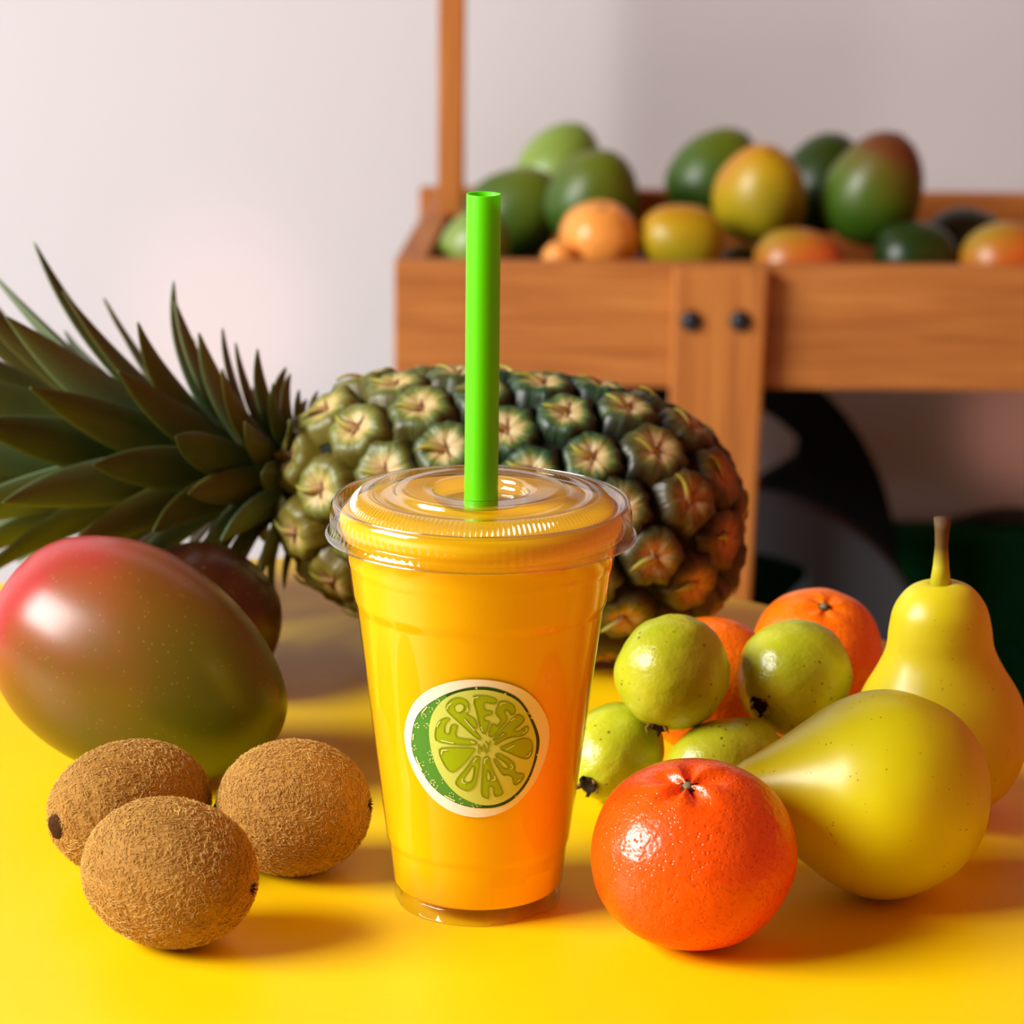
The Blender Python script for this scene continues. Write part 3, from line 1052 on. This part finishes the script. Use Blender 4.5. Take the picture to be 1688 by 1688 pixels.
# ---------------------------------------------------------------- smoothie cup
cup = empty('smoothie_cup', (0, 0, 0))
tag(cup, 'clear plastic cup of yellow mango smoothie with flat lid and round lime sticker', 'cup')
WALL = [(.0276, 0.0), (.0283, .0012), (.0285, .0060), (.0290, .0074), (.0304, .0205), (.0306, .0215), (.0312, .0228), (.0314, .0240), (.0413, .1040),
        (.0416, .1052), (.0423, .1068), (.0427, .1085), (.0438, .1178), (.0441, .1190), (.0444, .1200), (.0446, .1215), (.0456, .1290)]
def cupdef(v):
    if v.z < .008:
        a = math.degrees(math.atan2(v.y, v.x))
        # little stacking notches moulded in the foot
        for a0, a1, dr in ((-80, -57, .0010), (-57, -33, .0016), (60, 84, .0010), (170, 190, .001)):
            if a0 < a < a1:
                f = 1 - dr / .028
                return Vector((v.x * f, v.y * f, v.z))
    return v
prof = [(0, .0052), (.0262, .0052), (.0268, .0042), (.0270, .0004)] + WALL + [(.0472, .1300), (.0484, .1312), (.0484, .1325), (.0472, .1330)]
link('cup_body', revolve('cup_body', prof, 180, cupdef), M['pet'], cup)
ins = .0005
sp = [(0, .0056), (.0266, .0056), (.0277, .0062)] + [(r - ins, z) for r, z in WALL if z > .007] + [(.0466, .1318), (.0470, .1340), (.0468, .1356), (.0458, .1369), (.0444, .1379), (.0425, .1387), (.0390, .1392), (.0300, .1395), (0, .1397)]
link('smoothie', revolve('smoothie', sp, 128), M['smoothie'], cup)
# lid
NR = 150
lid_prof = [(.05150, .1290), (.05185, .1294), (.05150, .1299), (.05095, .1302), (.0502, .1322), (.0501, .1372), (.0498, .1392), (.0489, .1404), (.0476, .1405),
            (.0466, .1394), (.0458, .1386), (.0449, .1386), (.0441, .1393), (.0426, .1410), (.0410, .1424), (.0396, .1432), (.0376, .1436), (.0362, .1433), (.0356, .1424), (.0340, .1420), (.0300, .1424),
            (.0290, .1430), (.0284, .1446), (.0276, .1450), (.0220, .1448), (.0168, .1446), (.0160, .1440), (.0155, .1412), (.0150, .1406), (.0100, .1404), (.0062, .1402)]
fine = []
for (r0, z0), (r1, z1) in zip(lid_prof[:-1], lid_prof[1:]):
    fine += [(r0, z0), ((r0 + r1) / 2, (z0 + z1) / 2)]
fine.append(lid_prof[-1])
def liddef(v):
    r = math.hypot(v.x, v.y)
    a = math.atan2(v.y, v.x)
    am = 0
    if .0398 < r < .0446 and v.z > .138:
        am = .00075 * math.sin(PI * (r - .0398) / .0048) * math.cos(NR * a)
        return Vector((v.x, v.y, v.z + am))
    if .0500 <= r and .131 < v.z < .1385:
        am = .00022 * math.cos(110 * a) * math.sin(PI * (v.z - .131) / .0075)
        f = 1 + am / r
        return Vector((v.x * f, v.y * f, v.z))
    return v
lid = link('lid', revolve('lid', fine, 900, liddef), M['lid'], cup)
for rr_, zz, q in ((.05155, .1294, .00036), (.0488, .1407, .00024)):
    bead = [(rr_ + q * math.cos(2 * PI * k / 8), zz + q * math.sin(2 * PI * k / 8)) for k in range(9)]
    link('lid_bead', revolve('lid_bead', bead, 160), M['lid_edge'], lid)

# ------------------------------------------------ the round lime sticker, stuck on the tapering wall
kz = (.0413 - .0314) / (.1040 - .0240)
def on_wall(px, py):
    d = ray(px, py); o_ = CAM
    A0 = .0314 - kz * .0240
    c0, c1 = A0 + kz * o_.z, kz * d.z
    qa = d.x ** 2 + d.y ** 2 - c1 ** 2
    qb = 2 * (o_.x * d.x + o_.y * d.y - c0 * c1)
    qc = o_.x ** 2 + o_.y ** 2 - c0 ** 2
    t_ = (-qb - math.sqrt(max(qb * qb - 4 * qa * qc, 0))) / (2 * qa)
    p = o_ + d * t_
    return math.atan2(p.x, -p.y), p.z
def Z(x, y):          # sticker drawing coordinates -> (angle, height) on the cup wall
    return on_wall(640 + x / 5.627, 1090 + y / 5.627)
def chaikin(P, it=2, closed=True):
    for _ in range(it):
        Q = []
        n = len(P)
        rng = range(n if closed else n - 1)
        if not closed: Q.append(P[0])
        for i in rng:
            a, b_ = P[i], P[(i + 1) % n]
            Q += [(a[0] * .75 + b_[0] * .25, a[1] * .75 + b_[1] * .25), (a[0] * .25 + b_[0] * .75, a[1] * .25 + b_[1] * .75)]
        if not closed: Q.append(P[-1])
        P = Q
    return P
def wall_point(ang_, z, off):
    r = .0314 + kz * (z - .0240) + off
    return Vector((r * math.sin(ang_), -r * math.cos(ang_), z))
def patch(name, polys, off, mat, parent, smooth_it=2, thick=0.0):
    bm = bmesh.new()
    for P in polys:
        P = chaikin(P, smooth_it) if smooth_it else P
        vs_ = [bm.verts.new((*Z(x, y), 0)) for x, y in P]
        try: f = bm.faces.new(vs_)
        except ValueError: continue
    for v in bm.verts: v.co.x *= .036           # arc length while the surface is cut up
    bmesh.ops.triangulate(bm, faces=bm.faces[:], quad_method='BEAUTY', ngon_method='EAR_CLIP')
    for _ in range(4):
        long = [e_ for e_ in bm.edges if e_.calc_length() > .0034]
        if not long: break
        bmesh.ops.subdivide_edges(bm, edges=long, cuts=1)
        bmesh.ops.triangulate(bm, faces=[f for f in bm.faces if len(f.verts) > 3])
    for v in bm.verts: v.co = wall_point(v.co.x / .036, v.co.y, off)
    bm.normal_update()
    for f in bm.faces:
        c_ = f.calc_center_median()
        if f.normal.dot(Vector((c_.x, c_.y, 0))) < 0: f.normal_flip()
        f.smooth = True
    m = bpy.data.meshes.new(name); bm.to_mesh(m); bm.free()
    return link(name, m, mat, parent)
def ribbon(lines, wd):
    """quads along poly-lines, in drawing coordinates"""
    out = []
    for L in lines:
        for (x0, y0), (x1, y1) in zip(L[:-1], L[1:]):
            l_ = math.hypot(x1 - x0, y1 - y0)
            if l_ < 1e-6: continue
            ux, uy = (x1 - x0) / l_, (y1 - y0) / l_
            nx, ny = -uy * wd / 2, ux * wd / 2
            ex, ey_ = ux * wd * .3, uy * wd * .3
            out.append([(x0 - ex + nx, y0 - ey_ + ny), (x1 + ex + nx, y1 + ey_ + ny), (x1 + ex - nx, y1 + ey_ - ny), (x0 - ex - nx, y0 - ey_ - ny)])
    return out

S_OUT = [(150, 690), (165, 560), (205, 440), (280, 330), (400, 245), (560, 190), (720, 168), (850, 167), (1000, 180), (1150, 215), (1280, 275), (1380, 370), (1450, 480), (1485, 590), (1494, 690), (1480, 800), (1440, 940), (1380, 1080), (1290, 1220), (1180, 1330), (1040, 1410), (900, 1445), (780, 1447), (650, 1420), (520, 1360), (400, 1260), (300, 1130), (225, 990), (175, 850)]
S_RIND = [(220, 720), (235, 600), (270, 500), (340, 420), (440, 350), (560, 290), (700, 248), (830, 230), (960, 238), (1090, 275), (1210, 340), (1280, 430), (1340, 540), (1385, 650), (1402, 740), (1385, 860), (1350, 980), (1300, 1110), (1220, 1220), (1120, 1310), (1000, 1355), (870, 1362), (750, 1350), (620, 1310), (500, 1240), (400, 1150), (320, 1030), (250, 900), (222, 800)]
S_FLESH = [(382, 640), (395, 540), (430, 450), (500, 360), (600, 300), (720, 268), (850, 258), (960, 268), (1080, 300), (1190, 355), (1260, 440), (1320, 560), (1360, 680), (1368, 760), (1355, 860), (1325, 980), (1275, 1100), (1190, 1215), (1090, 1290), (980, 1330), (870, 1333), (760, 1300), (650, 1240), (560, 1150), (490, 1050), (430, 920), (395, 780)]
S_CRES = [(560, 296), (440, 358), (345, 426), (276, 506), (241, 604), (227, 720), (229, 800), (257, 897), (326, 1026), (405, 1145), (504, 1234), (622, 1303), (750, 1343), (870, 1352), (870, 1333), (760, 1300), (650, 1240), (560, 1150), (490, 1050), (430, 920), (395, 780), (382, 640), (395, 540), (430, 450), (500, 360)]
LET = {
 'F': ([(452, 738), (438, 690), (446, 620), (470, 555), (515, 522), (565, 513), (568, 540), (532, 572), (522, 640), (530, 665), (570, 668), (580, 600), (600, 578), (638, 578), (640, 605), (625, 655), (632, 702), (720, 712), (795, 722), (822, 752), (800, 772), (600, 765)], None),
 'R': ([(545, 450), (540, 410), (565, 365), (610, 335), (660, 328), (715, 345), (745, 385), (750, 430), (730, 475), (735, 492), (790, 515), (808, 545), (826, 605), (815, 620), (762, 592), (715, 525), (702, 532), (800, 640), (850, 690), (855, 720), (830, 722), (700, 600), (590, 500)], [(612, 420), (640, 388), (680, 386), (708, 410), (700, 448), (662, 473), (628, 462)]),
 'E': ([(775, 318), (850, 308), (930, 318), (1003, 345), (998, 392), (940, 385), (890, 375), (884, 400), (890, 450), (960, 452), (962, 490), (900, 500), (880, 520), (890, 545), (945, 552), (932, 572), (915, 640), (895, 672), (870, 660), (845, 600), (815, 450)], None),
 'S': ([(1020, 400), (1032, 370), (1080, 363), (1140, 390), (1174, 432), (1170, 482), (1130, 500), (1122, 470), (1090, 446), (1070, 468), (1100, 520), (1090, 560), (1040, 605), (975, 690), (940, 700), (925, 675), (950, 580), (988, 575), (1000, 605), (1040, 555), (1035, 530), (995, 490), (995, 440)], None),
 'H': ([(1180, 500), (1210, 488), (1255, 525), (1250, 555), (1205, 600), (1160, 630), (1165, 655), (1220, 640), (1275, 595), (1295, 610), (1285, 650), (1240, 690), (1130, 700), (1060, 730), (990, 775), (980, 755), (1040, 700), (1090, 682), (1085, 662), (1050, 660), (985, 735), (965, 720), (1060, 620), (1120, 560)], None),
 'Y': ([(980, 870), (1020, 845), (1080, 880), (1140, 920), (1172, 965), (1165, 1010), (1180, 1035), (1240, 1038), (1258, 1060), (1220, 1115), (1180, 1145), (1155, 1135), (1150, 1080), (1120, 1050), (1060, 1055), (1030, 1010), (990, 950), (972, 905), (990, 893), (1025, 940), (1062, 990), (1102, 1000), (1112, 970), (1060, 920)], None),
 'A': ([(905, 875), (930, 880), (950, 960), (1000, 1080), (1060, 1200), (1055, 1230), (990, 1255), (975, 1225), (970, 1155), (925, 1150), (935, 1260), (915, 1268), (858, 1240), (865, 1100), (880, 900)], [(918, 980), (955, 1095), (905, 1105)]),
 'D': ([(830, 870), (850, 885), (845, 960), (825, 1090), (800, 1160), (750, 1195), (700, 1190), (640, 1150), (625, 1120), (650, 1070), (720, 990), (790, 890)], [(797, 945), (792, 1050), (770, 1112), (722, 1117), (700, 1087), (740, 1030)]),
}
SEG = [[(1015, 805), (1100, 765), (1230, 712), (1290, 712), (1325, 745), (1333, 800), (1320, 860), (1290, 900), (1240, 900), (1130, 850)],
       [(480, 800), (560, 790), (800, 795), (800, 820), (760, 880), (690, 960), (610, 1025), (560, 1010), (510, 930), (478, 850)]]
stk = patch('sticker', [S_OUT], .00028, M['st_white'], cup)
stk['label'] = 'round off-white sticker printed as a cut lime'
patch('rind', [S_RIND], .00040, M['st_dark'], stk)
patch('rind_crescent', [S_CRES], .00048, M['st_green'], stk)
patch('flesh', [S_FLESH], .00056, M['st_flesh'], stk)
def outlined(name, P, hole=None):
    patch(name, [P], .00064, M['st_lime'], stk, 1)
    Pc = chaikin(P, 1)
    lines = [Pc + [Pc[0]]]
    if hole:
        patch('letter_counter', [hole], .00072, M['st_flesh'], stk, 1)
        Hc = chaikin(hole, 1)
        lines.append(Hc + [Hc[0]])
    patch('letter_outline', ribbon(lines, 9), .00078, M['st_olive'], stk, 0)
for ch, (P, hole) in LET.items(): outlined('letter', P, hole)
for P in SEG: outlined('lime_segment', P)
patch('letter', ribbon([[(838, 850), (841, 772), (868, 828), (886, 765), (910, 852)]], 13), .00078, M['st_olive'], stk, 0)
patch('letter', ribbon([[(905, 738), (932, 780)], [(948, 735), (932, 780), (924, 832)]], 13), .00078, M['st_olive'], stk, 0)
gl = [[(322, 473), (366, 420)], [(243, 672), (240, 724)], [(268, 885), (290, 945), (320, 1005)], [(530, 1242), (575, 1268), (620, 1290)]]
dots = []
rn = random.Random(4)
for cx, cy, n in ((462, 365, 6), (400, 440, 4), (335, 500, 6), (275, 590, 8), (360, 590, 5), (250, 795, 5), (392, 760, 1), (395, 850, 7), (408, 915, 5), (325, 945, 4), (355, 1040, 4), (420, 1112, 9), (440, 1160, 6), (520, 1105, 4), (590, 1232, 6), (675, 1290, 4), (800, 1335, 4), (1292, 470, 4), (1318, 520, 3), (815, 243, 3), (1078, 296, 3), (1372, 862, 3), (1308, 1078, 2), (1182, 1250, 4)):
    for k in range(n):
        a = 2 * PI * k / max(n, 1) + rn.random()
        q = 16 + 8 * rn.random() if n > 3 else 12
        if cx > 1100 or cy < 300: q *= .5
        dots.append([(cx + q * math.cos(a), cy + q * math.sin(a)), (cx + q * math.cos(a) + 5, cy + q * math.sin(a) + 3)])
patch('rind_speckles', ribbon(gl, 12) + ribbon(dots, 8), .00064, M['st_glint'], stk, 0)['kind'] = 'stuff'
hl = [[(462, 600), (470, 575), (488, 553)], [(500, 727), (560, 743), (610, 752)], [(550, 435), (560, 405), (590, 383)], [(735, 428), (742, 445), (728, 462)], [(785, 378), (788, 335), (832, 325)],
      [(1035, 400), (1045, 382), (1082, 378)], [(1130, 545), (1165, 520)], [(1270, 610), (1278, 632), (1245, 662)], [(1088, 812), (1160, 770)], [(1265, 880), (1295, 868), (1308, 835)],
      [(500, 855), (508, 818), (550, 818)], [(690, 1085), (690, 1115), (715, 1125)], [(790, 925), (815, 890)], [(890, 940), (895, 900), (915, 892)], [(985, 1060), (985, 1090), (955, 1095)], [(1195, 1105), (1215, 1090)], [(1130, 990), (1148, 975), (1130, 950)], [(710, 530), (760, 590), (800, 635)], [(860, 600), (875, 640)], [(770, 735), (800, 750)]]
patch('letter_glints', ribbon(hl, 10), .00090, M['st_glint'], stk, 0)['kind'] = 'stuff'

# ---------------------------------------------------------------- straw
sr, si = .0056, .0051
prof = [(sr, 0), (sr, .10), (sr, .16), (sr, .2320), (sr - .0001, .2324), (si, .2322), (si, .16), (si, .10), (si, 0), (sr, 0)]
straw = link('straw', revolve('straw', prof, 48), M['straw'])
straw.location = (0, 0, .0105)
tag(straw, 'thick bright green drinking straw standing in the cup lid', 'straw')

# ---------------------------------------------------------------- unseen spots added for the warm glow on the back wall
g1 = PY(368, 520, wall_y)
spot('wall_glow_spot', (g1.x + .05, wall_y - .5, g1.z - .25), g1, 3.6, (1, .5, .42), 26, .03)
g2 = PY(1700, 700, wall_y)
spot('wall_glow_spot', (g2.x + .05, wall_y - .4, g2.z - .1), g2, 2.0, (1, .40, .28), 26, .03)
